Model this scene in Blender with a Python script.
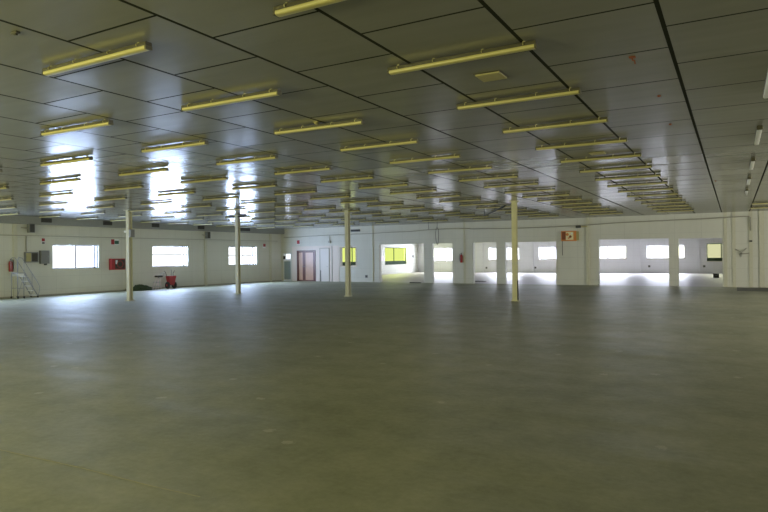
import bpy, bmesh, math, random
from mathutils import Vector, Matrix
random.seed(7)
for o in list(bpy.data.objects): bpy.data.objects.remove(o)
SC = bpy.context.scene
COL = SC.collection

# ------------------------------------------------------------------ camera
H = 3.649                       # ceiling height
LAMP_Z = 3.566                  # underside of the strip lights
XL, YF, YB = -27.9, 34.4, 56.0  # left wall, dividing wall, back wall (inner faces)
XR, YR = 9.0, -4.5              # right wall and rear wall, both out of view
cam = bpy.data.cameras.new('camera'); cam.sensor_width = 36; cam.lens = 616.26*36/768
cam.clip_start = .05; cam.clip_end = 300
co = bpy.data.objects.new('camera', cam); COL.objects.link(co)
r_ = Vector((0.86948305, 0.49385138, -0.01048984)); u_ = Vector((0.00897048, 0.00544614, 0.99994493)); f_ = Vector((-0.49388131, 0.86952927, -0.00030524))
m_ = Matrix((r_, u_, -f_)).transposed().to_4x4(); m_.translation = Vector((0, 0, 1.6986)); co.matrix_world = m_
SC.camera = co

# ------------------------------------------------------------------ world, exposure
w = bpy.data.worlds.new('sky'); SC.world = w; w.use_nodes = True
bg = w.node_tree.nodes['Background']; bg.inputs[0].default_value = (.97, .98, .96, 1); bg.inputs[1].default_value = .85
SC.view_settings.view_transform = 'Standard'; SC.view_settings.look = 'None'
SC.view_settings.gamma = 1; SC.view_settings.exposure = 1.15; SC.view_settings.use_curve_mapping = False

# ------------------------------------------------------------------ daylight at the windows, added fill on the right
BLUE = (.56, .70, 1.0); WHITE = (.88, .90, 1.0); WARM = (1.0, .92, .38)
# (name, a0, a1, z0, z1, colour, strength in W per m2)
LEFT_WIN = [(17.53, 19.95, 1.24, 2.39, BLUE, 108), (23.25, 25.80, 1.21, 2.39, BLUE, 108), (29.15, 31.80, 1.19, 2.40, BLUE, 108),
            (34.95, 36.40, 1.50, 2.40, WHITE, 60), (41.60, 46.20, 0.92, 2.44, WHITE, 35), (49.30, 53.60, 0.86, 2.47, WHITE, 35),
            (5.9, 8.3, 1.24, 2.39, WARM, 80), (11.6, 14.1, 1.24, 2.39, BLUE, 108)]
BACK_WIN = [(-26.4, -24.0, 1.08, 2.41), (-20.31, -17.35, 1.19, 2.37), (-15.5, -12.6, 1.20, 2.35), (-10.95, -7.99, 1.23, 2.35),
            (-6.39, -3.49, 1.21, 2.35), (-1.91, 0.95, 1.00, 2.41)]
def area(name, loc, direction, sx, sy, power, color):
    l = bpy.data.lights.new(name, 'AREA'); l.shape = 'RECTANGLE'; l.size = sx; l.size_y = sy; l.energy = power; l.color = color
    o = bpy.data.objects.new(name, l); COL.objects.link(o); o.location = loc
    o.rotation_euler = Vector(direction).to_track_quat('-Z', 'Y').to_euler()
    return o
for (a, b, z0, z1, c, s) in LEFT_WIN:
    area('window_daylight_or_fill', (XL-.28, (a+b)/2, (z0+z1)/2), (1, 0, 0), b-a+.8, z1-z0+.3, s*(b-a)*(z1-z0), c)
for (a, b, z0, z1), s in zip(BACK_WIN, (150, 150, 150, 150, 150, 60)):
    area('window_daylight_or_fill', ((a+b)/2, YB+.28, (z0+z1)/2), (0, -1, 0), b-a+.8, z1-z0+.3, s*(b-a)*(z1-z0), WHITE)
REAR_WIN = [(-19.5, -14.5, .9, 2.9, WARM, 38), (-12.0, -7.0, .9, 2.9, WARM, 56), (-3.5, 1.5, .9, 2.9, WARM, 7)]
RIGHT_FILL_WIN = [(13.0, 17.5, 1.0, 2.7, (1, .93, .80), 58), (22.0, 27.0, 1.0, 2.7, (1, .93, .80), 58)]  # unseen windows added on the right to brighten far wall and ceiling
for (a, b, z0, z1, c, s) in RIGHT_FILL_WIN:
    area('window_daylight_or_fill', (XR+.45, (a+b)/2, (z0+z1)/2), (-1, 0, 0), b-a+.3, z1-z0+.3, s*(b-a)*(z1-z0), c)  # fill light through the added right-hand windows
for (a, b, z0, z1, c, s) in REAR_WIN:
    area('window_daylight_or_fill', ((a+b)/2, YR-.45, (z0+z1)/2), (0, 1, 0), b-a+.3, z1-z0+.3, s*(b-a)*(z1-z0), c)

# ------------------------------------------------------------------ materials
def new_mat(name):
    m = bpy.data.materials.new(name); m.use_nodes = True
    nt = m.node_tree; return m, nt, nt.nodes['Principled BSDF']
def simple(name, col, rough=.5, metal=0, var=.12, scale=14, bump=0.0, spec=.5):
    m, nt, b = new_mat(name); N = nt.nodes; L = nt.links
    tc = N.new('ShaderNodeTexCoord'); nz = N.new('ShaderNodeTexNoise'); nz.inputs['Scale'].default_value = scale; nz.inputs['Detail'].default_value = 5
    L.new(tc.outputs['Object'], nz.inputs['Vector'])
    mx = N.new('ShaderNodeMix'); mx.data_type = 'RGBA'
    mx.inputs['A'].default_value = (*[c*(1-var) for c in col], 1); mx.inputs['B'].default_value = (*[min(1, c*(1+var)) for c in col], 1)
    L.new(nz.outputs['Fac'], mx.inputs['Factor']); L.new(mx.outputs['Result'], b.inputs['Base Color'])
    b.inputs['Roughness'].default_value = rough; b.inputs['Metallic'].default_value = metal; b.inputs['Specular IOR Level'].default_value = spec
    if bump:
        bp = N.new('ShaderNodeBump'); bp.inputs['Strength'].default_value = bump; bp.inputs['Distance'].default_value = .01
        L.new(nz.outputs['Fac'], bp.inputs['Height']); L.new(bp.outputs['Normal'], b.inputs['Normal'])
    return m
def M(nt, op, a, b=None, c=None):
    n = nt.nodes.new('ShaderNodeMath'); n.operation = op
    for i, v in enumerate((a, b, c)):
        if v is None: continue
        if isinstance(v, (int, float)): n.inputs[i].default_value = v
        else: nt.links.new(v, n.inputs[i])
    return n.outputs[0]
def wall_mat(name, col, col2, joint=1.2, rough=.55):
    m, nt, b = new_mat(name); N = nt.nodes; L = nt.links
    tc = N.new('ShaderNodeTexCoord'); sp = N.new('ShaderNodeSeparateXYZ'); L.new(tc.outputs['Object'], sp.inputs[0])
    s = M(nt, 'ADD', sp.outputs[0], sp.outputs[1])
    fr = M(nt, 'FRACT', M(nt, 'DIVIDE', s, joint)); j1 = M(nt, 'LESS_THAN', M(nt, 'ABSOLUTE', M(nt, 'SUBTRACT', fr, .5)), .006)
    fz = M(nt, 'FRACT', M(nt, 'DIVIDE', sp.outputs[2], .6)); j2 = M(nt, 'LESS_THAN', M(nt, 'ABSOLUTE', M(nt, 'SUBTRACT', fz, .5)), .010)
    j = M(nt, 'MAXIMUM', j1, j2)
    nz = N.new('ShaderNodeTexNoise'); nz.inputs['Scale'].default_value = .9; nz.inputs['Detail'].default_value = 7; L.new(tc.outputs['Object'], nz.inputs['Vector'])
    mp = N.new('ShaderNodeMapping'); mp.inputs['Scale'].default_value = (3, 3, .5); L.new(tc.outputs['Object'], mp.inputs['Vector'])
    nz2 = N.new('ShaderNodeTexNoise'); nz2.inputs['Scale'].default_value = 1.5; nz2.inputs['Detail'].default_value = 4; L.new(mp.outputs[0], nz2.inputs['Vector'])
    mx = N.new('ShaderNodeMix'); mx.data_type = 'RGBA'; mx.inputs['A'].default_value = (*col, 1); mx.inputs['B'].default_value = (*col2, 1)
    L.new(M(nt, 'MULTIPLY', nz.outputs['Fac'], nz2.outputs['Fac']), mx.inputs['Factor'])
    m2 = N.new('ShaderNodeMix'); m2.data_type = 'RGBA'; m2.inputs['B'].default_value = (*[c*.72 for c in col2], 1)
    L.new(M(nt, 'MULTIPLY', j, .45), m2.inputs['Factor']); L.new(mx.outputs['Result'], m2.inputs['A']); L.new(m2.outputs['Result'], b.inputs['Base Color'])
    b.inputs['Roughness'].default_value = rough
    bp = N.new('ShaderNodeBump'); bp.inputs['Strength'].default_value = .3; bp.inputs['Distance'].default_value = .006
    L.new(M(nt, 'SUBTRACT', 1, j), bp.inputs['Height']); L.new(bp.outputs['Normal'], b.inputs['Normal'])
    return m
def ceiling_mat():
    m, nt, b = new_mat('ceiling_panels'); N = nt.nodes; L = nt.links
    tc = N.new('ShaderNodeTexCoord'); sp = N.new('ShaderNodeSeparateXYZ'); L.new(tc.outputs['Object'], sp.inputs[0])
    X = M(nt, 'DIVIDE', M(nt, 'ADD', sp.outputs[0], .507), 1.1671); ix = M(nt, 'FLOOR', X); fx = M(nt, 'SUBTRACT', X, ix)
    dx = M(nt, 'MULTIPLY', M(nt, 'MINIMUM', fx, M(nt, 'SUBTRACT', 1, fx)), 1.1671)
    par = M(nt, 'FLOORED_MODULO', M(nt, 'ADD', ix, 1), 2)
    Y = M(nt, 'ADD', M(nt, 'DIVIDE', M(nt, 'SUBTRACT', sp.outputs[1], 5.22), 1.206), M(nt, 'MULTIPLY', par, .5)); iy = M(nt, 'FLOOR', Y); fy = M(nt, 'SUBTRACT', Y, iy)
    dy = M(nt, 'MULTIPLY', M(nt, 'MINIMUM', fy, M(nt, 'SUBTRACT', 1, fy)), 1.206)
    jx = M(nt, 'LESS_THAN', dx, .019); jy = M(nt, 'LESS_THAN', dy, .013); j = M(nt, 'MAXIMUM', jx, jy)
    # per-panel tone and a minute per-panel tilt, as sheet-metal panels have
    cv = N.new('ShaderNodeCombineXYZ'); L.new(ix, cv.inputs[0]); L.new(iy, cv.inputs[1])
    wn = N.new('ShaderNodeTexWhiteNoise'); wn.noise_dimensions = '3D'; L.new(cv.outputs[0], wn.inputs['Vector'])
    mp = N.new('ShaderNodeMapping'); mp.inputs['Scale'].default_value = (.5, 3.2, 1); L.new(tc.outputs['Object'], mp.inputs['Vector'])
    ns = N.new('ShaderNodeTexNoise'); ns.inputs['Scale'].default_value = 1.6; ns.inputs['Detail'].default_value = 6; L.new(mp.outputs[0], ns.inputs['Vector'])
    tone = M(nt, 'ADD', M(nt, 'MULTIPLY', wn.outputs['Value'], .14), M(nt, 'MULTIPLY', ns.outputs['Fac'], .5))
    mx = N.new('ShaderNodeMix'); mx.data_type = 'RGBA'; mx.inputs['A'].default_value = (.20, .20, .172, 1); mx.inputs['B'].default_value = (.30, .30, .262, 1)
    L.new(tone, mx.inputs['Factor'])
    m2 = N.new('ShaderNodeMix'); m2.data_type = 'RGBA'; m2.inputs['B'].default_value = (.03, .032, .026, 1)
    L.new(j, m2.inputs['Factor']); L.new(mx.outputs['Result'], m2.inputs['A']); L.new(m2.outputs['Result'], b.inputs['Base Color'])
    b.inputs['Metallic'].default_value = 0; b.inputs['IOR'].default_value = 1.5; L.new(M(nt, 'MULTIPLY', M(nt, 'SUBTRACT', 1, j), .5), b.inputs['Specular IOR Level'])
    L.new(M(nt, 'ADD', M(nt, 'MULTIPLY', ns.outputs['Fac'], .06), M(nt, 'ADD', .17, M(nt, 'MULTIPLY', j, .5))), b.inputs['Roughness'])
    bp = N.new('ShaderNodeBump'); bp.inputs['Strength'].default_value = .008; bp.inputs['Distance'].default_value = .01; L.new(ns.outputs['Fac'], bp.inputs['Height'])
    vs = N.new('ShaderNodeVectorMath'); vs.operation = 'SUBTRACT'; L.new(wn.outputs['Color'], vs.inputs[0]); vs.inputs[1].default_value = (.5, .5, .5)
    sc = N.new('ShaderNodeVectorMath'); sc.operation = 'SCALE'; L.new(vs.outputs[0], sc.inputs[0]); sc.inputs['Scale'].default_value = .018
    ad = N.new('ShaderNodeVectorMath'); ad.operation = 'ADD'; L.new(bp.outputs['Normal'], ad.inputs[0]); L.new(sc.outputs[0], ad.inputs[1])
    no = N.new('ShaderNodeVectorMath'); no.operation = 'NORMALIZE'; L.new(ad.outputs[0], no.inputs[0]); L.new(no.outputs[0], b.inputs['Normal'])
    return m
def floor_mat():
    m, nt, b = new_mat('worn_concrete'); N = nt.nodes; L = nt.links
    tc = N.new('ShaderNodeTexCoord')
    def noise(scale, detail, rough=.55, sc=None):
        n = N.new('ShaderNodeTexNoise'); n.inputs['Scale'].default_value = scale; n.inputs['Detail'].default_value = detail; n.inputs['Roughness'].default_value = rough
        if sc:
            mp = N.new('ShaderNodeMapping'); mp.inputs['Scale'].default_value = sc; L.new(tc.outputs['Object'], mp.inputs['Vector']); L.new(mp.outputs[0], n.inputs['Vector'])
        else: L.new(tc.outputs['Object'], n.inputs['Vector'])
        return n.outputs['Fac']
    n1 = noise(.28, 5); n2 = noise(2.2, 8, .65); n3 = noise(14, 6, .7); n4 = noise(.9, 5, .6, (.35, 1.6, 1))
    s = M(nt, 'ADD', M(nt, 'ADD', M(nt, 'MULTIPLY', n1, .4), M(nt, 'MULTIPLY', n2, .35)), M(nt, 'MULTIPLY', n3, .25))
    cr = N.new('ShaderNodeValToRGB'); L.new(s, cr.inputs[0])
    cr.color_ramp.elements[0].position = .36; cr.color_ramp.elements[0].color = (.225, .235, .135, 1)
    cr.color_ramp.elements[1].position = .64; cr.color_ramp.elements[1].color = (.45, .445, .295, 1)
    vo = N.new('ShaderNodeTexVoronoi'); vo.voronoi_dimensions = '2D'; vo.inputs['Scale'].default_value = .55; L.new(tc.outputs['Object'], vo.inputs['Vector'])
    chip = M(nt, 'LESS_THAN', M(nt, 'ADD', vo.outputs['Distance'], M(nt, 'MULTIPLY', n3, .14)), .098)
    mx = N.new('ShaderNodeMix'); mx.data_type = 'RGBA'; L.new(M(nt, 'MULTIPLY', chip, .45), mx.inputs['Factor']); L.new(cr.outputs[0], mx.inputs['A']); mx.inputs['B'].default_value = (.66, .63, .48, 1)
    L.new(mx.outputs['Result'], b.inputs['Base Color'])
    L.new(M(nt, 'ADD', .38, M(nt, 'MULTIPLY', n4, .40)), b.inputs['Roughness']); b.inputs['Specular IOR Level'].default_value = .7
    bp = N.new('ShaderNodeBump'); bp.inputs['Strength'].default_value = .40; bp.inputs['Distance'].default_value = .03
    L.new(M(nt, 'ADD', M(nt, 'MULTIPLY', n4, .7), M(nt, 'MULTIPLY', n2, .3)), bp.inputs['Height']); L.new(bp.outputs['Normal'], b.inputs['Normal'])
    return m
def glass_mat(name, tint, gloss=1):
    m = bpy.data.materials.new(name); m.use_nodes = True; nt = m.node_tree; N = nt.nodes; N.remove(N['Principled BSDF'])
    t = N.new('ShaderNodeBsdfTransparent'); t.inputs[0].default_value = (*tint, 1); g = N.new('ShaderNodeBsdfGlossy'); g.inputs['Roughness'].default_value = .05
    lw = N.new('ShaderNodeLayerWeight'); fr = N.new('ShaderNodeMath'); fr.operation = 'MULTIPLY_ADD'; pw = N.new('ShaderNodeMath'); pw.operation = 'POWER'; pw.inputs[1].default_value = 5; nt.links.new(lw.outputs['Facing'], pw.inputs[0]); nt.links.new(pw.outputs[0], fr.inputs[0]); fr.inputs[1].default_value = .8*gloss; fr.inputs[2].default_value = .04*gloss; mx = N.new('ShaderNodeMixShader')
    nt.links.new(fr.outputs[0], mx.inputs[0]); nt.links.new(t.outputs[0], mx.inputs[1]); nt.links.new(g.outputs[0], mx.inputs[2]); nt.links.new(mx.outputs[0], N['Material Output'].inputs[0])
    return m
MT = dict(
    ceiling=ceiling_mat(), floor=floor_mat(),
    wall=wall_mat('painted_wall', (.63, .63, .56), (.52, .52, .46)), wall_back=wall_mat('white_wall', (.74, .74, .78), (.66, .66, .70)),
    trim=simple('pilaster_paint', (.56, .55, .43), .5), fascia=simple('grey_fascia', (.26, .27, .26), .5), pale=simple('pale_partition', (.70, .62, .55), .5, var=.05, scale=2),
    glass=glass_mat('clear_glass', (.95, .97, 1)), yglass=glass_mat('yellow_film_glass', (.66, .70, .36), .0),
    alu=simple('window_aluminium', (.30, .30, .33), .4, .3), green=simple('dark_green_frame', (.035, .06, .03), .8, spec=.15),
    diffuser=simple('yellowed_plastic', (.45, .41, .165), .38, var=.08, scale=6), housing=simple('yellowed_enamel', (.05, .045, .018), .45, var=.1, scale=8),
    cap=simple('dark_cap', (.09, .085, .04), .5), clip=simple('zinc_clip', (.40, .37, .18), .4, .4),
    whitelamp=simple('white_diffuser', (.75, .76, .70), .3, var=.05), darkmetal=simple('dark_metal', (.035, .037, .035), .5, .2),
    steel=simple('column_paint', (.55, .54, .42), .5, var=.1, scale=5), steely=simple('column_yellowed_paint', (.62, .59, .36), .5, var=.1, scale=5), brown=simple('brown_wood', (.13, .045, .03), .4, var=.25, scale=6),
    doorpanel=simple('door_panel', (.55, .34, .24), .38, var=.15, scale=3), whitedoor=simple('white_door', (.66, .62, .57), .45, var=.04),
    bluedoor=simple('blue_grey_door', (.28, .35, .37), .4, var=.06), grey=simple('grey_box', (.20, .205, .21), .5, var=.08), conduit=simple('conduit_paint', (.34, .33, .27), .5), cable=simple('black_cable', (.05, .05, .045), .6),
    red=simple('red_paint', (.32, .02, .022), .4, var=.15), black=simple('black_rubber', (.02, .02, .02), .6), chrome=simple('galvanised', (.27, .29, .33), .4, .4), white=simple('white_enamel', (.72, .74, .76), .4, var=.05),
    orange=simple('orange_paint', (.62, .22, .05), .5, var=.2, scale=10), cream=simple('cream_print', (.75, .66, .38), .5, var=.1), tan=simple('tan_plastic', (.40, .36, .16), .5, var=.08), rust=simple('rust', (.22, .06, .02), .7, var=.3, scale=30),
    netting=simple('green_netting', (.045, .07, .03), .8, var=.6, scale=25, bump=.6), pglass=glass_mat('pale_yellow_glass', (.60, .60, .46), .0), mat=simple('dark_mat', (.05, .047, .035), .8, var=.3), dark_patch=simple('dark_floor_patch', (.085, .087, .075), .55, var=.3, scale=4),
    floor_back=simple('pale_concrete', (.48, .44, .41), .5, var=.2, scale=1.2, bump=.1), signgreen=simple('sign_green', (.02, .10, .06), .4), line=simple('worn_yellow_paint', (.50, .47, .26), .6, var=.3, scale=20), pinkbox=simple('pale_pink_box', (.75, .62, .66), .5, var=.04))

# ------------------------------------------------------------------ mesh helpers
def bx(bm, x0, x1, y0, y1, z0, z1, bevel=0, rot=None):
    r = bmesh.ops.create_cube(bm, size=1)['verts']
    bmesh.ops.scale(bm, vec=(abs(x1-x0), abs(y1-y0), abs(z1-z0)), verts=r)
    if bevel:
        es = list({e for v in r for e in v.link_edges}); g = bmesh.ops.bevel(bm, geom=es, offset=bevel, segments=2, affect='EDGES', profile=.6)
        r = list({v for v in r if v.is_valid} | {v for f in g['faces'] for v in f.verts})
    if rot: bmesh.ops.rotate(bm, verts=r, cent=(0, 0, 0), matrix=rot)
    bmesh.ops.translate(bm, vec=((x0+x1)/2, (y0+y1)/2, (z0+z1)/2), verts=r)
def tube(bm, pts, rad, seg=10):
    pts = [Vector(p) for p in pts]; rings = []
    for i, p in enumerate(pts):
        d = (pts[min(i+1, len(pts)-1)] - pts[max(i-1, 0)]).normalized()
        a = d.orthogonal().normalized() if i == 0 else (pa - d*pa.dot(d)).normalized()
        pa = a; b = d.cross(a); rr = rad[i] if isinstance(rad, (list, tuple)) else rad
        rings.append([bm.verts.new(p + a*math.cos(t)*rr + b*math.sin(t)*rr) for t in [2*math.pi*k/seg for k in range(seg)]])
    for i in range(len(rings)-1):
        for k in range(seg): bm.faces.new((rings[i][k], rings[i][(k+1) % seg], rings[i+1][(k+1) % seg], rings[i+1][k]))
    bm.faces.new(rings[0][::-1]); bm.faces.new(rings[-1])
def extrude_profile(bm, prof, axis, a0, a1):
    """prof: list of (u, v); axis 'X' -> (a, u, v); 'Z' -> (u, v, a)"""
    f = (lambda a, u, v: (a, u, v)) if axis == 'X' else ((lambda a, u, v: (u, a, v)) if axis == 'Y' else (lambda a, u, v: (u, v, a)))
    A = [bm.verts.new(f(a0, *p)) for p in prof]; B = [bm.verts.new(f(a1, *p)) for p in prof]; n = len(prof)
    for k in range(n): bm.faces.new((A[k], A[(k+1) % n], B[(k+1) % n], B[k]))
    bm.faces.new(A[::-1]); bm.faces.new(B)
def obj(name, bm, mat, parent=None, smooth=False):
    bmesh.ops.recalc_face_normals(bm, faces=bm.faces[:])
    me = bpy.data.meshes.new(name); bm.to_mesh(me); bm.free(); me.materials.append(MT[mat])
    if smooth: me.polygons.foreach_set('use_smooth', [True]*len(me.polygons)); me.update()
    o = bpy.data.objects.new(name, me); COL.objects.link(o)
    if parent: o.parent = parent
    return o
def box(name, mat, x0, x1, y0, y1, z0, z1, parent=None, bevel=0):
    bm = bmesh.new(); bx(bm, x0, x1, y0, y1, z0, z1, bevel); return obj(name, bm, mat, parent)
def tub(name, mat, pts, rad, parent=None, seg=10):
    bm = bmesh.new(); tube(bm, pts, rad, seg); return obj(name, bm, mat, parent, True)
def tag(o, label, cat, group=None):
    o['label'] = label; o['category'] = cat
    if group: o['group'] = group
    return o
def thing(name, label, cat, loc=(0, 0, 0), rz=0, group=None):
    o = bpy.data.objects.new(name, None); o.empty_display_size = .1; COL.objects.link(o); o.location = loc; o.rotation_euler = (0, 0, rz)
    return tag(o, label, cat, group)
def struct(o, label=None):
    o['kind'] = 'structure'
    if label: o['label'] = label
    return o
def copy_tree(o, kids, parent=None):
    c = o.copy(); COL.objects.link(c); c.parent = parent
    for ch in kids.get(o.name, []): copy_tree(ch, kids, c)
    return c

# ------------------------------------------------------------------ structure
def wall(name, mat, axis, p0, p1, a0, a1, holes, z1=H):
    """wall slab between planes p0..p1 on axis, running a0..a1 along the other, with rectangular holes (a0,a1,z0,z1)"""
    us = sorted({a0, a1} | {h[0] for h in holes} | {h[1] for h in holes}); zs = sorted({0, z1} | {h[2] for h in holes} | {h[3] for h in holes})
    solid = lambda i, k: 0 <= i < len(us)-1 and 0 <= k < len(zs)-1 and not any(h[0] < (us[i]+us[i+1])/2 < h[1] and h[2] < (zs[k]+zs[k+1])/2 < h[3] for h in holes)
    bm = bmesh.new(); cache = {}
    def V(u, z, p):
        key = (u, z, p)
        if key not in cache: cache[key] = bm.verts.new((p, u, z) if axis == 'X' else (u, p, z))
        return cache[key]
    for i in range(len(us)-1):
        for k in range(len(zs)-1):
            if not solid(i, k): continue
            u, v, a, b = us[i], us[i+1], zs[k], zs[k+1]
            for p in (p0, p1): bm.faces.new((V(u, a, p), V(v, a, p), V(v, b, p), V(u, b, p)))
            for (di, dk, q) in ((-1, 0, ((u, a), (u, b))), (1, 0, ((v, a), (v, b))), (0, -1, ((u, a), (v, a))), (0, 1, ((u, b), (v, b)))):
                if not solid(i+di, k+dk): bm.faces.new((V(*q[0], p0), V(*q[1], p0), V(*q[1], p1), V(*q[0], p1)))
    return struct(obj(name, bm, mat))
struct(box('floor', 'floor', XL-.25, XR+.25, YR-.25, YF+.05, -.2, 0)); struct(box('floor', 'floor_back', XL-.25, XR+.25, YF+.05, YB+.25, -.2, 0))
struct(box('ceiling', 'ceiling', XL-.25, XR+.25, YR-.25, YB+.25, H, H+.15))
wall('wall_left', 'wall', 'X', XL-.25, XL, YR, YB, [w_[:4] for w_ in LEFT_WIN])
wall('wall_back', 'wall_back', 'Y', YB, YB+.25, XL-.25, XR+.25, BACK_WIN)
wall('wall_rear', 'wall', 'Y', YR-.25, YR, XL-.25, XR+.25, [w_[:4] for w_ in REAR_WIN])
wall('wall_right', 'wall', 'X', XR, XR+.25, YR, YB, [w_[:4] for w_ in RIGHT_FILL_WIN])
OPEN = [(-19.88, -16.70, 0, 2.43), (-16.14, -14.78, 0, 2.42), (-13.45, -12.02, 0, 2.42), (-11.49, -8.58, 0, 2.40), (-6.30, -2.88, 0, 2.44), (-2.43, -.50, 0, 2.41),
        (-27.76, -27.06, .0, 1.96), (-26.52, -24.92, 0, 2.13), (-22.90, -21.68, 1.02, 2.31)]
wall('wall_far', 'wall', 'Y', YF, YF+.25, XL, XR, OPEN)

def window(n, axis, p, a, b, z0, z1, mull, frame='alu', glass='glass', bottom=.05, sill=True, lower=None):
    """glazed window in a wall hole; p = inner wall plane, frame is set 10 cm back"""
    root = bpy.data.objects.new('window_%d' % n, None); COL.objects.link(root); root.location = (p, (a+b)/2, z0) if axis == 'X' else ((a+b)/2, p, z0); struct(root)
    sgn = (-1 if p < 0 else 1) if axis == 'X' else (1 if p > YR + .01 else -1)
    W = b-a; Hh = z1-z0; t = .05
    def local(name, mat, u0, u1, d0, d1, w0, w1):
        bm = bmesh.new()
        if isinstance(u0, list):
            for q in u0:
                (bx(bm, sgn*q[2], sgn*q[3], q[0], q[1], q[4], q[5]) if axis == 'X' else bx(bm, q[0], q[1], sgn*q[2], sgn*q[3], q[4], q[5]))
        else: (bx(bm, sgn*d0, sgn*d1, u0, u1, w0, w1) if axis == 'X' else bx(bm, u0, u1, sgn*d0, sgn*d1, w0, w1))
        return obj(name, bm, mat, root)
    fr = [(-W/2, W/2, .10, .16, 0, bottom), (-W/2, W/2, .10, .16, Hh-t, Hh), (-W/2, -W/2+t, .10, .16, bottom, Hh-t), (W/2-t, W/2, .10, .16, bottom, Hh-t)]
    for q in mull: fr.append((-W/2+q*W-.035, -W/2+q*W+.035, .10, .16, bottom, Hh-t))
    if lower: fr.append((-W/2+t, W/2-t, .11, .15, lower-.02, lower+.02))
    local('window_frame', frame, fr, 0, 0, 0, 0, 0)
    e = [-W/2+t] + [-W/2+q*W for q in mull] + [W/2-t]
    for k in range(len(e)-1): local('pane', glass, e[k]+.025*(k > 0), e[k+1]-.025*(k < len(e)-2), .126, .134, bottom, Hh-t)
    if sill: local('window_sill', 'trim', -W/2-.04, W/2+.04, -.03, -.001, -.04, 0.0)
    return root
k = 1
SPEC_L = {0: dict(mull=[.5, .93]), 1: dict(mull=[.88], lower=.68), 2: dict(mull=[.5, .88], lower=.62), 3: dict(mull=[]), 4: dict(mull=[.5], frame='green', glass='yglass', bottom=.30), 5: dict(mull=[.45], frame='green', glass='yglass', bottom=.34), 6: dict(mull=[.5]), 7: dict(mull=[.5])}
for i, w_ in enumerate(LEFT_WIN): window(k, 'X', XL, *w_[:4], **SPEC_L[i]); k += 1
MU = [[.66], [.5], [.5], [.48], [.62], [.36, .7]]
for i, w_ in enumerate(BACK_WIN):
    window(k, 'Y', YB, *w_, mull=MU[i], **(dict(frame='green', glass='pglass', bottom=.26) if i == 5 else {})); k += 1
for w_ in REAR_WIN: window(k, 'Y', YR, *w_[:4], mull=[.33, .67], sill=False); k += 1
for w_ in RIGHT_FILL_WIN: window(k, 'X', XR, *w_[:4], mull=[.33, .67], sill=False); k += 1  # frames and panes of the added fill windows
# frame lining of the pass-through window in the dividing wall
bm = bmesh.new(); a, b, z0, z1 = OPEN[8]
for q in ((a-.05, a, z0-.05, z1+.05), (b, b+.05, z0-.05, z1+.05), (a, b, z1, z1+.05), (a, b, z0-.05, z0)): bx(bm, q[0], q[1], YF-.02, YF-.001, q[2], q[3])
struct(obj('trim_1', bm, 'pale'))

# fascia along the head of the left wall, pilasters, pale partition strip
bm = bmesh.new(); bx(bm, XL+.001, XL+.30, YR+.01, YF-.01, 3.30, H-.002); struct(obj('trim_2', bm, 'fascia'))
n = 3
def trim(mat, *a, **kw):
    global n
    o = struct(box('trim_%d' % n, mat, *a, **kw)); n += 1; return o
for y in (3.9, 9.8, 15.77, 21.65, 27.17, 33.2): trim('trim', XL+.001, XL+.06, y-.09, y+.09, 0.001, 3.298)
for (x, wd, d) in ((-20.36, .05, .05), (-14.02, .10, .04), (-6.87, .14, .08), (-.36, .14, .03), (.0, .14, .05), (.70, .16, .04), (1.15, .2, .06)): trim('trim', x-wd/2, x+wd/2, YF-d, YF-.001, .001, H-.002)
for x in (-25.6+4.64, -16.11, -11.21, -6.95, -2.5, 2.2): trim('wall_back', x-.07, x+.07, YB-.06, YB-.001, .001, H-.002)
trim('pale', -24.90, -23.0, YF-.02, YF-.001, .001, 2.42)
trim('pale', -26.95, -26.54, YF-.02, YF-.001, .001, 2.42)
trim('pale', -26.54, -24.90, YF-.02, YF-.001, 2.16, 2.42)
trim('conduit', -23.58, -23.53, YF-.04, YF-.021, .001, 2.42)
# door jambs on the opening edges
for x in (-19.93, -16.16, -13.50, -8.55, -6.34): trim('wall', x-.0, x+.05 if x in () else x+.04, YF-.012, YF-.001, .001, 2.40)
# base channel along the left wall
struct(box('baseboard_left', 'conduit', XL+.001, XL+.02, YR+.01, YF-.01, .001, .07))
# worn painted line across the near floor
bm = bmesh.new(); pts = [(-6.34, 3.06), (-4.64, 3.13), (-3.8, 3.13), (-3.31, 3.15)]
for p, q in zip(pts[:-1], pts[1:]):
    d = (Vector(q)-Vector(p)).normalized(); nn = Vector((-d.y, d.x))*.007; vs = [Vector(p)-nn, Vector(q)-nn, Vector(q)+nn, Vector(p)+nn]
    bm.faces.new([bm.verts.new((v.x, v.y, .0015)) for v in vs])
struct(obj('trim_%d' % n, bm, 'line')); n += 1

# ------------------------------------------------------------------ doors in the dividing wall
d1 = struct(bpy.data.objects.new('door_1', None)); COL.objects.link(d1); d1.location = (-27.41, YF, 0)
bm = bmesh.new()
for q in ((-.35, -.29, 0, 1.96), (.29, .35, 0, 1.96), (-.29, .29, 1.90, 1.96), (-.29, .29, 1.38, 1.44)): bx(bm, q[0], q[1], .04, .10, q[2]+.002, q[3])
obj('door_frame', bm, 'white', d1); box('door_panel', 'bluedoor', -.29, .29, .05, .09, .12, 1.38, d1); box('kick_plate', 'white', -.29, .29, .05, .09, .002, .12, d1); box('pane', 'glass', -.29, .29, .068, .074, 1.44, 1.90, d1)
tub('door_handle', 'chrome', [(.22, .05, 1.02), (.22, .0, 1.02), (.10, 0, 1.02)], .010, d1)
d2 = struct(bpy.data.objects.new('door_2', None)); COL.objects.link(d2); d2.location = (-25.72, YF, 0)
bm = bmesh.new()
for q in ((-.80, -.72, 0, 2.13), (.72, .80, 0, 2.13), (-.72, .72, 2.05, 2.13)): bx(bm, q[0], q[1], -.03, .12, q[2]+.002, q[3])
obj('door_frame', bm, 'brown', d2)
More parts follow.
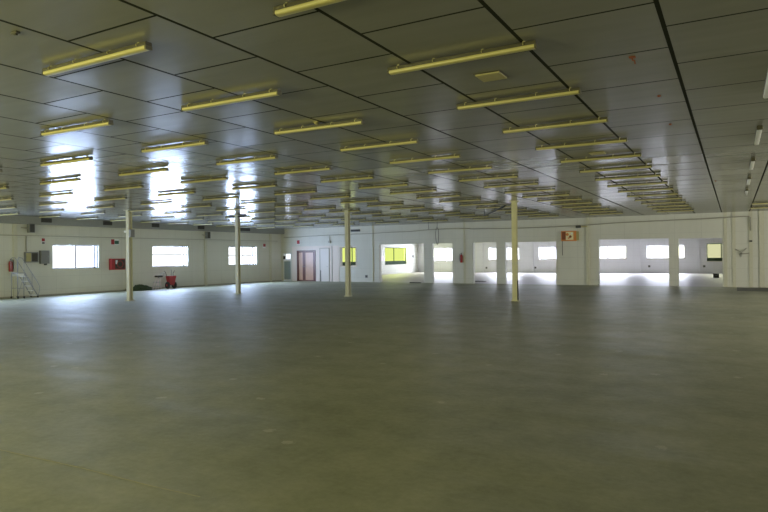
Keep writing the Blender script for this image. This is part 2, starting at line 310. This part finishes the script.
def leaf(x0, x1, ang, hinge, wl, wr):
    """panelled leaf with brown stiles, swung about its hinge side"""
    bm = bmesh.new(); W = x1-x0; o_ = 0 if hinge == 'L' else -W
    bx(bm, o_, o_+wl, 0, .045, .01, 2.04); bx(bm, o_+W-wr, o_+W, 0, .045, .01, 2.04); bx(bm, o_+wl, o_+W-wr, 0, .045, 1.98, 2.04); bx(bm, o_+wl, o_+W-wr, 0, .045, .01, .09)
    f = obj('door_leaf', bm, 'brown', d2); f.location = (x0 if hinge == 'L' else x1, .03, 0); f.rotation_euler.z = ang
    p_ = box('door_panel', 'doorpanel', o_+wl, o_+W-wr, .01, .035, .09, 1.98, f)
    tub('door_handle', 'chrome', [(o_+(W-.05 if hinge == 'L' else .05), 0, 1.0), (o_+(W-.05 if hinge == 'L' else .05), -.05, 1.0), (o_+(W-.15 if hinge == 'L' else .15), -.05, 1.0)], .010, f)
leaf(-.72, -.18, 0, 'L', .05, .16); leaf(-.18, .72, 0, 'R', .07, .16)
d3 = struct(bpy.data.objects.new('door_3', None)); COL.objects.link(d3); d3.location = (-24.16, YF-.02, 0)
bm = bmesh.new()
for q in ((-.40, -.355, 0, 2.28), (.355, .40, 0, 2.28), (-.355, .355, 2.235, 2.28)): bx(bm, q[0], q[1], -.03, -.001, q[2]+.002, q[3])
obj('door_frame', bm, 'conduit', d3); box('door_leaf', 'whitedoor', -.353, .353, -.02, -.001, .01, 2.233, d3)
tub('door_handle', 'chrome', [(.28, -.02, 1.0), (.28, -.06, 1.0), (.18, -.06, 1.0)], .010, d3); box('dark_stop', 'cable', -.345, -.30, -.03, -.021, .01, .75, d3)

# ------------------------------------------------------------------ columns
def column(x, y, label, mat, cat='column'):
    t = thing('steel_column', label, cat, (x, y, 0), 0, 'free-standing steel columns')
    bm = bmesh.new(); w2 = .085
    bx(bm, -w2, w2, -w2, -w2+.014, .016, H-.02); bx(bm, -w2, w2, w2-.014, w2, .016, H-.02); bx(bm, -.006, .006, -w2+.014, w2-.014, .016, H-.02)
    obj('shaft', bm, mat, t)
    bm = bmesh.new(); bx(bm, -.14, .14, -.14, .14, 0.001, .016)
    for sx in (-1, 1):
        for sy in (-1, 1): tube(bm, [(sx*.11, sy*.11, .014), (sx*.11, sy*.11, .04)], .012, 6)
    obj('base_plate', bm, mat, t)
    box('cap_plate', mat, -.15, .15, -.15, .15, H-.02, H-.001, t)
    return t
cA = column(-6.95, 21.9, 'yellowish steel column, rightmost of four, with dark pipe at its foot', 'steely')
tub('drain_pipe', 'cable', [(.115, -.05, .003), (.115, -.05, .75)], .022, cA)
for z in (1.35, 1.41): box('clamp_band', 'steel', -.09, .09, -.09, .09, z, z+.02, cA)
cB = column(-14.2, 21.9, 'cream steel column in front of the yellow-lit inner window', 'steel')
cC = column(-20.0, 21.5, 'grey steel column standing before the third left-wall window', 'steel')
box('cross_arm', 'darkmetal', -.48, .48, -.05, .05, H-.10, H-.021, cC)
for s in (-1, 1):
    bm = bmesh.new(); tube(bm, [(s*.40, 0, H-.10), (s*.09, 0, H-.30)], .015, 6); obj('arm_brace', bm, 'darkmetal', cC)
cD = column(-21.15, 16.5, 'leftmost steel column, carrying a junction box near its head', 'steel')
box('junction_box', 'grey', .09, .22, -.09, .09, 2.55, 2.86, cD, .01); box('bracket', 'white', -.24, -.087, -.06, .02, 2.74, 2.82, cD, .005)

# ------------------------------------------------------------------ strip lights
LEN = 1.551; GAP = H-LAMP_Z
def strip_light(name, label, cat, group, length=LEN, cover='diffuser'):
    t = thing(name, label, cat, (0, 0, LAMP_Z), 0, group); L_ = length
    prof = [(-.033, .034), (-.036, .020), (-.034, .010), (-.026, .003), (-.014, 0), (.014, 0), (.026, .003), (.034, .010), (.036, .020), (.033, .034)]
    bm = bmesh.new(); extrude_profile(bm, prof, 'X', .02, L_-.02); obj('diffuser', bm, cover, t)
    prof = [(-.036, .035), (-.036, .062), (-.030, .070), (.030, .070), (.036, .062), (.036, .035)]
    bm = bmesh.new(); extrude_profile(bm, prof, 'X', .005, L_-.005); obj('housing', bm, 'housing', t)
    for x in (0, L_-.02):
        bm = bmesh.new(); bx(bm, x, x+.02, -.038, .038, .001, .036, .003); obj('end_cap', bm, 'housing' if x == 0 else 'cap', t)
    for x in (.12, .52, L_-.52, L_-.12):
        bm = bmesh.new(); bx(bm, x-.010, x+.010, -.020, .020, .070, GAP-.001); tube(bm, [(x, -.038, .040), (x, -.044, .048), (x, -.044, .058), (x, -.020, .068)], .006, 6); obj('mounting_clip', bm, 'clip', t)
    return t
ORD = ['', 'first', 'second', 'third', 'fourth', 'fifth', 'sixth', 'seventh', 'eighth', 'ninth', 'tenth', 'eleventh', 'twelfth', 'thirteenth', 'fourteenth', 'fifteenth', 'sixteenth', 'seventeenth', 'eighteenth']
def in_view(x, y, z):
    d = Vector((x, y, z))-m_.translation; q = d.dot(f_)
    if q < .3: return False
    px = 384+616.26*d.dot(r_)/q; py = 256-616.26*d.dot(u_)/q
    return 0 <= px < 768 and 0 <= py < 512
GRP = 'yellowed strip lights under the ceiling'
proto = strip_light('strip_light', 'x', 'light', GRP)
kids = {proto.name: [c for c in COL.objects if c.parent is proto]}
used = False
CROOK = {(1, 2): .035, (0, 1): -.012, (1, 1): .012, (2, 1): .02, (2, 2): .01, (3, 2): .01, (3, 3): .006, (1, 3): -.006}
for row in range(9):
    rank = 0
    for i in range(0, 16):
        x = -3.086-3.0012*row; y = 3.766+1.8092*i
        if not any(in_view(x+e*LEN/2, y, LAMP_Z) for e in (0, 1, 2)): continue
        rank += 1
        t = copy_tree(proto, kids) if used else proto; used = True
        t.location = (x, y, LAMP_Z); t.rotation_euler.z = CROOK.get((row, i), random.uniform(-.006, .006))
        rown = 'rightmost long row' if row == 0 else ORD[row+1]+' long row from the right'
        t['label'] = 'yellowed strip light, %s from the camera in the %s' % (ORD[rank], rown)
# strip lights set lengthwise beside the right edge of the picture
first = None
WG = 'white strip lights set lengthwise at the right'
for j, y in enumerate((7.0, 10.75, 14.5, 18.1, 21.6)):
    if first is None:
        first = strip_light('strip_light', 'x', 'light', WG, LEN, 'whitelamp'); t = first; kids2 = {first.name: [c for c in COL.objects if c.parent is first]}
    else: t = copy_tree(first, kids2)
    t.location = (.36, y+.3, LAMP_Z); t.rotation_euler.z = math.pi/2
    t['label'] = 'white strip light pointing away at right edge, %s from the camera' % ORD[j+1]
for j, y in enumerate((28.3, 31.0)):
    t = copy_tree(proto, kids); t.location = (.62, y, LAMP_Z); t.rotation_euler.z = 0
    t['label'] = 'strip light lying crosswise at far right edge, %s of the two' % ('nearer', 'farther')[j]; t['group'] = 'crosswise strip lights at far right'
# ------------------------------------------------------------------ small ceiling fittings
def plate(x, y, s, label, rz=.0):
    t = thing('ceiling_plate', label, 'ceiling cover', (x, y, H), rz, 'tan square cover plates on the ceiling')
    box('cover', 'tan', -s/2, s/2, -s/2, s/2, -.022, -.001, t, .004); box('rim', 'housing', -s/2-.015, s/2+.015, -s/2-.015, s/2+.015, -.008, -.0012, t); return t
plate(-2.28, 6.42, .27, 'tan square cover plate between the two nearest lights of the right row'); plate(-2.28, 12.42, .27, 'distant tan square cover plate beyond the fourth light of the right row')
t = thing('sprinkler_head', 'rusty red hook-shaped fitting hanging from the bare ceiling panel at upper right', 'sprinkler', (-.86, 6.55, H))
box('flange', 'rust', -.03, .03, -.03, .03, -.012, -.001, t, .003); tub('hook', 'rust', [(0, 0, -.012), (0, 0, -.035), (.02, 0, -.04), (.025, 0, -.075)], .007, t)
for (x, y, lab) in ((-.79, 8.33, 'small dark ceiling stud on the panel beside the right row, nearer one'), (-.82, 10.25, 'small dark ceiling stud on the panel beside the right row, farther one'), (-.42, 19.1, 'faint dark ceiling stud far along the right row')):
    bm = bmesh.new(); tube(bm, [(x, y, H-.001), (x, y, H-.012), (x, y, H-.02)], [.022, .02, .010], 12); tag(obj('ceiling_stud', bm, 'rust', None, True), lab, 'stud', 'dark studs on the ceiling')
t = thing('junction_knob', 'small brownish knob on the ceiling seam above a strip light', 'ceiling fitting', (-5.24, 7.28, H))
box('plate', 'tan', -.04, .04, -.03, .03, -.008, -.001, t); bm = bmesh.new(); tube(bm, [(0, 0, -.008), (0, 0, -.02), (0, 0, -.032), (0, 0, -.04)], [.026, .032, .028, .010], 14); obj('knob', bm, 'tan', t, True)
bm = bmesh.new(); bx(bm, -5.37, -5.29, 3.02, 3.06, H-.018, H-.001, .004); bx(bm, -5.345, -5.315, 3.03, 3.05, H-.03, H-.018); tag(obj('ceiling_bracket', bm, 'housing'), 'small tan bracket on the ceiling seam at the far upper left', 'bracket')
t = thing('ceiling_rod', 'dark rod slung under the ceiling left of the yellowish column', 'rod', (0, 0, H))
tub('rod', 'darkmetal', [(-7.3, 21.9, -.16), (-8.2, 23.6, -.16), (-10.0, 27.0, -.14)], .035, t); tub('drop_hanger', 'darkmetal', [(-8.45, 24.07, -.002), (-8.45, 24.07, -.20)], .028, t); tub('end_hanger', 'darkmetal', [(-9.9, 26.8, -.002), (-9.9, 26.8, -.14)], .02, t)

# ------------------------------------------------------------------ left wall fittings
FX = XL+.30
for j, (a, b) in enumerate(((16.80, 17.30), (19.99, 20.5), (22.98, 23.47), (26.29, 26.80), (29.9, 30.8))):
    t = thing('air_vent', 'dark louvred air vent in the band above the left wall, %s from the left edge' % ORD[j+1], 'vent', (FX, (a+b)/2, 3.40), 0, 'dark air vents above the left wall')
    w2 = (b-a)/2; bm = bmesh.new(); bx(bm, .001, .03, -w2, w2, 0, .20); obj('vent_box', bm, 'cable', t)
    for q in range(4): box('louvre', 'darkmetal', .031, .040, -w2+.02, w2-.02, .02+q*.045, .04+q*.045, t)
def boxlamp(y, z, label, arm):
    t = thing('wall_speaker', label, 'wall speaker', (XL, y, z), 0, 'grey box speakers high on the left wall')
    box('mounting_bracket', 'conduit', .001, .14, -.03, .03, .20, .26, t)
    box('cabinet', 'grey', .14, .34, -.13, .13, .02, .44, t, .02); box('grille', 'cable', .341, .350, -.10, .10, .05, .40, t)
    if arm: tub('side_arm', 'conduit', [(.2, -.13, .22), (.2, -.42, .24)], .025, t)
    return t
boxlamp(16.37, 2.89, 'grey box speaker with side arm, high on left wall above the metal stairs', True)
boxlamp(27.15, 2.83, 'grey box speaker high on the pilaster between second and third left windows', True)
def sign(name, axis, a, b, z0, z1, segs, label, p, d=.03):
    c = (a+b)/2; t = thing(name, label, 'sign', (p, c, z0) if axis == 'X' else (c, p, z0)); W = b-a; Hh = z1-z0
    def q(nm, mat, u0, u1, w0, w1, d0, d1): return box(nm, mat, d0, d1, -W/2+u0*W, -W/2+u1*W, w0*Hh, w1*Hh, t) if axis == 'X' else box(nm, mat, -W/2+u0*W, -W/2+u1*W, -d1, -d0, w0*Hh, w1*Hh, t)
    q('backing', 'white', 0, 1, 0, 1, .001, d*.6)
    for (nm, mat, u0, u1, w0, w1) in segs: q(nm, mat, u0, u1, w0, w1, d*.6, d)
    return t
sign('fire_sign', 'X', 16.98, 17.16, 2.41, 2.69, [('red_field', 'red', .1, .9, .45, .95), ('dark_field', 'mat', .15, .85, .05, .3)], 'small red and white sign above the grey cabinet left of first window', XL)
sign('exit_sign', 'X', 20.64, 21.12, 2.42, 2.71, [('red_field', 'red', .03, .42, .04, .96), ('green_field', 'signgreen', .46, .97, .12, .72)], 'red and dark green sign on left wall above the red hose cabinet', XL)
sign('fire_sign', 'X', 32.42, 32.70, 2.32, 2.62, [('red_field', 'red', .08, .92, .3, .95)], 'small red sign on left wall near the far corner', XL)
sign('fire_sign', 'Y', -26.52, -26.24, 2.55, 2.87, [('red_field', 'red', .08, .92, .12, .92)], 'small reddish sign on far wall above the brown double door', YF)
t = thing('electrical_panel', 'dark electrical panel with yellowish door on left wall above the metal stairs', 'electrical panel', (XL, 16.46, 1.56))
box('case', 'grey', .001, .14, -.29, .29, 0, .48, t, .01); box('door', 'tan', .141, .150, -.26, -.04, .05, .43, t); box('door', 'mat', .141, .150, 0, .26, .05, .43, t)
t = thing('wall_cabinet', 'plain grey metal cabinet on left wall beside the first window', 'cabinet', (XL, 17.08, 1.50))
box('case', 'grey', .001, .16, -.20, .20, 0, .61, t, .01); box('door', 'grey', .161, .170, -.18, .18, .02, .59, t); box('cable_gland', 'cable', .04, .12, .0, .10, -.07, -.001, t); box('latch', 'chrome', .171, .185, .12, .14, .28, .36, t)
t = thing('hose_cabinet', 'red fire hose cabinet with dark glazed door on left wall near leftmost column', 'fire cabinet', (XL, 20.94, 1.12))
box('case', 'red', .001, .20, -.42, .42, 0, .58, t, .008); box('door_glass', 'mat', .201, .206, -.20, .38, .05, .53, t)
bm = bmesh.new(); ring = [(.215, .09+.17*math.cos(a*math.pi/8), .29+.17*math.sin(a*math.pi/8)) for a in range(17)]; tube(bm, ring, .018, 6); obj('hose_reel', bm, 'red', t, True); box('side_panel', 'red', .201, .212, -.41, -.23, .02, .56, t); box('label_plate', 'white', .207, .211, -.17, -.06, .30, .50, t)
def extinguisher(loc, label, back, s=1, mat='red'):
    t = thing('fire_extinguisher', label, 'fire extinguisher', loc); ux, uy = back
    cx, cy = ux*.10, uy*.10
    bm = bmesh.new(); tube(bm, [(cx, cy, 0), (cx, cy, .02), (cx, cy, .40*s), (cx, cy, .45*s), (cx, cy, .48*s)], [.065, .08, .08, .055, .025], 16); obj('cylinder', bm, mat, t, True)
    tub('valve', 'black', [(cx, cy, .48*s), (cx, cy, .54*s)], .018, t); tub('handle', 'black', [(cx-.05, cy, .55*s), (cx+.05, cy, .57*s)], .010, t)
    tub('hose', 'black', [(cx, cy, .51*s), (cx+ux*.06+uy*.09, cy+uy*.06+ux*.09, .50*s), (cx+ux*.06+uy*.10, cy+uy*.06+ux*.10, .3*s), (cx+ux*.07+uy*.08, cy+uy*.07+ux*.08, .12*s)], .011, t)
    tub('wall_bracket', 'chrome', [(ux*.002, uy*.002, .32*s), (ux*.02, uy*.02, .32*s)], .03, t)
    return t
extinguisher((XL, 15.53, 1.17), 'red fire extinguisher hung on left wall beside the metal stairs', (1, 0))
extinguisher((-14.17, YF, 1.25), 'fire extinguisher hung on far wall between the wide openings', (0, -1))
# conduit along the left wall
bm = bmesh.new(); tube(bm, [(XL+.075, 8.0, 2.79), (XL+.075, 20, 2.78), (XL+.075, 33.9, 2.80)], .018, 8); tag(obj('wall_conduit', bm, 'conduit', None, True), 'thin painted conduit running along the left wall above the windows', 'conduit')
bm = bmesh.new(); tube(bm, [(XL+.03, 16.27, 2.05), (XL+.03, 16.27, 2.76)], .02, 8); tag(obj('wall_conduit', bm, 'conduit', None, True), 'short vertical conduit rising from the dark electrical panel', 'conduit')

# rolling stairs
t = thing('rolling_stairs', 'silver metal rolling platform stairs standing against the left wall', 'stairs', (-27.25, 15.5, 0)); t.scale = (.85, .70, 1)
PH = 1.13; WD = .30
box('platform', 'chrome', -WD, WD, -.18, .22, PH-.03, PH, t); box('front_panel', 'white', -WD, -WD+.012, -.18, .22, PH-.16, PH-.031, t); box('side_panel', 'white', WD-.012, WD, -.18, .22, PH-.16, PH-.031, t)
for sx in (-1, 1):
    for y in (-.17, .21): tub('leg', 'chrome', [(sx*(WD-.02), y, .10), (sx*(WD-.02), y, PH-.031)], .020, t)
    tub('lower_rail', 'chrome', [(sx*(WD-.02), -.17, .45), (sx*(WD-.02), .21, .45)], .014, t)
    tub('stringer', 'chrome', [(sx*WD, .23, PH-.04), (sx*WD, 1.10, .06)], .026, t)
    tub('handrail', 'chrome', [(sx*WD, -.17, PH), (sx*WD, -.17, PH+.55), (sx*WD, -.10, PH+.66), (sx*WD, .10, PH+.64), (sx*WD, .30, PH+.42), (sx*WD, .80, PH-.14), (sx*WD, 1.10, PH-.48), (sx*WD, 1.20, PH-.64), (sx*WD, 1.18, .30), (sx*WD, 1.10, .10)], .016, t)
    tub('rail_post', 'chrome', [(sx*WD, .22, PH), (sx*WD, .22, PH+.50)], .013, t); tub('rail_post', 'chrome', [(sx*WD, .72, .50), (sx*WD, .72, PH-.05)], .013, t)
    for y in (-.17, .21, 1.08):
        bm = bmesh.new(); tube(bm, [(sx*WD-.018, y, .055), (sx*WD+.018, y, .055)], .05, 14); obj('castor', bm, 'black', t, True)
for q in range(5):
    f = (q+.8)/5.3; box('step', 'white', -WD+.02, WD-.02, .23+.87*f-.07, .23+.87*f+.07, PH*(1-f)-.02, PH*(1-f)+.01, t)
tub('cross_brace', 'chrome', [(WD-.02, -.17, .15), (WD-.02, .21, .95)], .012, t)

# red two-wheeled cart, folded frame, netting heap
t = thing('hand_cart', 'red two-wheeled cart with black wheels under the second left window', 'cart', (-27.2, 23.90, 0), 0); t.scale = (1, 1.05, 1.08)
bm = bmesh.new(); pr = [(-.16, .20), (-.26, .66), (.26, .66), (.16, .20)]
A = [bm.verts.new((-.13+.03*(z < .4), y, z)) for (y, z) in pr]; B = [bm.verts.new((.16-.05*(z < .4), y, z)) for (y, z) in pr]
for q in range(4): bm.faces.new((A[q], A[(q+1) % 4], B[(q+1) % 4], B[q]))
bm.faces.new(A[::-1]); bm.faces.new(B); bmesh.ops.bevel(bm, geom=bm.edges[:], offset=.02, segments=2, affect='EDGES'); obj('body', bm, 'red', t)
for s in (-1, 1):
    bm = bmesh.new(); y = s*.22; tube(bm, [(0, y-.04, .18), (0, y-.03, .18), (0, y+.03, .18), (0, y+.04, .18)], [.15, .178, .178, .15], 22); wh = obj('wheel', bm, 'black', t, True)
    bm = bmesh.new(); tube(bm, [(0, y-.05, .18), (0, y+.05, .18)], .055, 12); obj('hub', bm, 'red', wh, True)
    tub('handle_bar', 'darkmetal', [(-.05, s*.18, .40), (-.10, s*.24, .80), (-.10, s*.34, .92)], .014, t)
tub('axle', 'darkmetal', [(0, -.24, .18), (0, .24, .18)], .016, t); tub('lever', 'darkmetal', [(.0, .02, .64), (.0, .02, .98)], .016, t)
t = thing('frame_stand', 'small metal frame stand with dark pad left of the red cart', 'stand', (-27.2, 22.98, 0), 0)
for (x, y) in ((-.14, -.20), (-.14, .16), (.14, -.24), (.14, .12)): tub('leg', 'pinkbox', [(x, y, 0.001), (x*.7, y*.4+.10, .62)], .016, t)
for z in (.18, .40): tub('cross_rail', 'chrome', [(.14, -.20, z), (.14, .14, z)], .012, t); tub('cross_rail', 'chrome', [(-.14, -.18, z), (-.14, .16, z)], .012, t)
box('pad', 'mat', -.14, .14, -.08, .26, .66, .76, t, .02); tub('pad_support', 'chrome', [(0, .08, .60), (0, .08, .68)], .02, t); tub('back_hoop', 'chrome', [(-.12, .30, .70), (-.12, .36, .88), (.12, .36, .88), (.12, .30, .70)], .011, t)
tub('cross_rail', 'chrome', [(-.10, .10, .615), (.10, .10, .615)], .012, t)
bm = bmesh.new(); bmesh.ops.create_icosphere(bm, subdivisions=5, radius=1)
from mathutils import noise
for v in bm.verts:
    c = v.co.copy(); nn = noise.fractal(c*2.3, 1, 2, 4)*.35 + noise.noise(c*9)*.10; c *= 1+nn
    h_ = .16+.30*max(0, 1-abs(c.y+.05)*1.0)*(1 if c.z > 0 else 0)
    v.co = Vector((c.x*.28, c.y*.52, max(0.002, (c.z+.25)*.26*(1.2-.3*c.y))))
nh = obj('netting_heap', bm, 'netting'); nh.location = (-27.3, 22.05, 0); nh.scale = (1, 1.1, .72); tag(nh, 'dark green heap of crumpled netting on the floor beside the leftmost column', 'netting')

# ------------------------------------------------------------------ far wall fittings
bm = bmesh.new(); tube(bm, [(-28.0+.35, YF-.04, 3.05), (-23.72, YF-.04, 3.13), (-20.5, YF-.045, 3.15), (-19.5, YF-.06, 3.19), (-17.6, YF-.08, 3.20), (-16.4, YF-.09, 3.27), (-15.2, YF-.09, 3.29), (-13.6, YF-.09, 3.27)], .022, 8); tag(obj('wall_conduit', bm, 'conduit', None, True), 'sagging grey cable run along the far wall above left openings', 'cable')
bm = bmesh.new(); tube(bm, [(-13.6, YF-.11, 3.24), (-11.5, YF-.11, 3.20), (-9.4, YF-.11, 3.19), (-7.0, YF-.13, 3.24), (-5.6, YF-.11, 3.30), (-4.1, YF-.11, 3.33), (-2.0, YF-.11, 3.36), (-.5, YF-.12, 3.38), (.2, YF-.13, 3.40), (.62, YF-.13, 3.40), (.70, YF-.13, 3.36), (.70, YF-.13, 2.72)], .025, 8); tag(obj('wall_conduit', bm, 'conduit', None, True), 'long pipe along the far wall that turns down at its right end', 'pipe')
bm = bmesh.new(); tube(bm, [(-23.72, YF-.045, 3.10), (-23.72, YF-.045, 2.75)], .02, 8); bx(bm, -23.80, -23.64, YF-.10, YF-.01, 2.60, 2.76, .01); tag(obj('drop_box', bm, 'conduit'), 'short drop cable with small box above the white door', 'cable')
bm = bmesh.new(); pts = [(-15.72+.10*math.sin(a)*(1-.2*math.cos(a)), YF-.14, 2.87-.52*math.cos(a)) for a in [2*math.pi*q/20 for q in range(21)]]; tube(bm, pts, .014, 6); tube(bm, [(-15.72, YF-.14, 3.38), (-15.70, YF-.14, 3.64)], .014, 6); tube(bm, [(-16.3, YF-.14, 3.64), (-16.28, YF-.14, 3.28)], .014, 6)
tag(obj('cable_loop', bm, 'cable', None, True), 'loose loop of cable hanging over the second opening', 'cable')
t = thing('wall_display', 'orange and cream box sign high on the wide wall block', 'sign', (-7.85, YF, 2.40))
box('case', 'orange', -.40, .40, -.16, -.001, 0, .55, t, .01); box('red_field', 'rust', -.36, -.16, -.172, -.161, .08, .50, t); box('orange_field', 'cream', -.14, .26, -.172, -.161, .06, .50, t)
for (x, z, s_, mt) in ((-.06, .36, .10, 'orange'), (.10, .24, .09, 'rust'), (.02, .16, .06, 'orange'), (.18, .40, .06, 'white')):
    bm = bmesh.new(); tube(bm, [(x, -.1725, z), (x, -.178, z)], s_*.8, 14); obj('printed_shape', bm, mt, t)
box('side_flap', 'tan', .401, .52, -.10, -.01, .03, .52, t); tub('cable_tail', 'cable', [(-.36, -.06, -.001), (-.36, -.04, -.78)], .014, t)
t = thing('flood_lamp', 'small dark lamp with tan body on the wall above the orange box', 'lamp', (-7.30, YF, 3.10)); box('body', 'cable', -.16, .10, -.20, -.04, 0, .14, t, .01); box('bracket', 'conduit', -.06, 0, -.04, -.001, .04, .10, t); box('arm', 'tan', .10, .42, -.10, -.04, .03, .09, t)
def outlet(loc, axis, label):
    t = thing('wall_outlet', label, 'outlet', loc)
    if axis == 'X': box('plate', 'grey', .001, .03, -.08, .08, 0, .16, t, .004); box('socket', 'cable', .031, .038, -.04, .04, .04, .12, t)
    else: box('plate', 'grey', -.09, .09, -.03, -.001, 0, .18, t, .004); box('socket', 'cable', -.045, .045, -.038, -.031, .04, .13, t)
outlet((-20.87, YF, .28), 'Y', 'grey outlet low on the far wall just left of the first opening')
outlet((-20.56, YB, .36), 'Y', 'grey outlet low on back wall seen through the third opening'); outlet((-15.84, YB, .38), 'Y', 'grey outlet low on back wall seen right of yellowish column')
outlet((-6.2, YB, .5), 'Y', 'grey outlet low on back wall left of the narrow right post'); outlet((-2.1, YB, .5), 'Y', 'grey outlet low on back wall below the green-framed window')
sign('alarm_box', 'Y', -27.9+.18, -27.9+.40, 1.50, 1.78, [('front', 'mat', .1, .9, .1, .9)], 'small dark box on far wall left of the half-glazed door', YF, .06)['category'] = 'alarm box'
sign('alarm_box', 'X', 54.75, 55.05, 1.46, 1.76, [('front', 'mat', .1, .9, .1, .9)], 'small dark box on back room side wall near the corner', XL, .06)['category'] = 'alarm box'
sign('wall_box', 'X', 48.25, 48.95, 1.23, 1.69, [('front', 'pinkbox', .04, .96, .04, .96)], 'pale pink box beside the yellow window of the back room', XL, .08)['category'] = 'wall box'
bm = bmesh.new(); tube(bm, [(-26.6, 55.88, .36), (-26.6, 55.88, .38), (-26.6, 55.88, .78), (-26.6, 55.88, .84), (-26.6, 55.88, .90)], [.09, .10, .10, .06, .03], 14); tube(bm, [(-26.66, 55.88, .90), (-26.52, 55.88, .94)], .02, 6); bx(bm, -26.64, -26.56, 55.96, 55.999, .5, .6)
tag(obj('fire_extinguisher', bm, 'mat'), 'dark extinguisher low on the back wall seen through the first opening', 'fire extinguisher')
box_v = thing('air_vent', 'flat dark vent high on far wall above the inner window', 'vent', (-21.68, YF, 3.31)); box('vent_box', 'cable', -.35, .35, -.05, -.001, 0, .14, box_v); box('louvre', 'darkmetal', -.33, .33, -.06, -.051, .03, .06, box_v); box('louvre', 'darkmetal', -.33, .33, -.06, -.051, .085, .115, box_v)
t = thing('valve_fitting', 'dark crossed valve fitting on the far wall at right', 'valve', (.30, YF, 1.62))
tub('spindle', 'conduit', [(0, -.001, 0), (0, -.10, 0)], .03, t); tub('handle', 'conduit', [(-.24, -.10, .22), (0, -.11, .06), (.22, -.10, .26)], .018, t); tub('side_pipe', 'conduit', [(-.10, -.09, -.02), (.34, -.09, .02)], .024, t); tub('drop_pipe', 'conduit', [(0, -.08, .05), (.01, -.08, -.14)], .03, t)
box('pipe_clip', 'cable', .64, .76, YF-.17, YF-.081, 2.18, 2.26).name = 'wall_clip'; tag(bpy.data.objects['wall_clip'], 'tiny dark clip on the pilaster under the turned-down pipe', 'clip')
for (x, y, wx, wy, lab) in ((-17.1, 34.0, .75, .14, 'dark mat strip on the floor at the foot of the first narrow post'), (-14.1, 37.0, .9, .3, 'dark mat strip on the floor inside the third opening')):
    bm = bmesh.new(); bx(bm, x-wx/2, x+wx/2, y-wy/2, y+wy/2, .001, .04, .008); tag(obj('floor_mat', bm, 'mat'), lab, 'mat', 'dark mats on the floor')
bm = bmesh.new(); bx(bm, .10, 6.0, 31.0, 34.25, .001, .006); tag(obj('floor_patch', bm, 'dark_patch'), 'dark rectangular floor patch in front of the far wall at right edge', 'floor plate')  # thin dark sheet lying flat before the far wall
t = thing('storage_crate', 'small dark crate on the back room floor under the green-framed window', 'crate', (-1.05, 46.8, 0)); box('box_body', 'mat', -.17, .17, -.15, .15, .002, .26, t, .01); box('lid', 'grey', -.18, .18, -.16, .16, .261, .29, t, .005); tub('handle', 'chrome', [(-.06, -.155, .16), (-.05, -.18, .16), (.05, -.18, .16), (.06, -.155, .16)], .008, t)
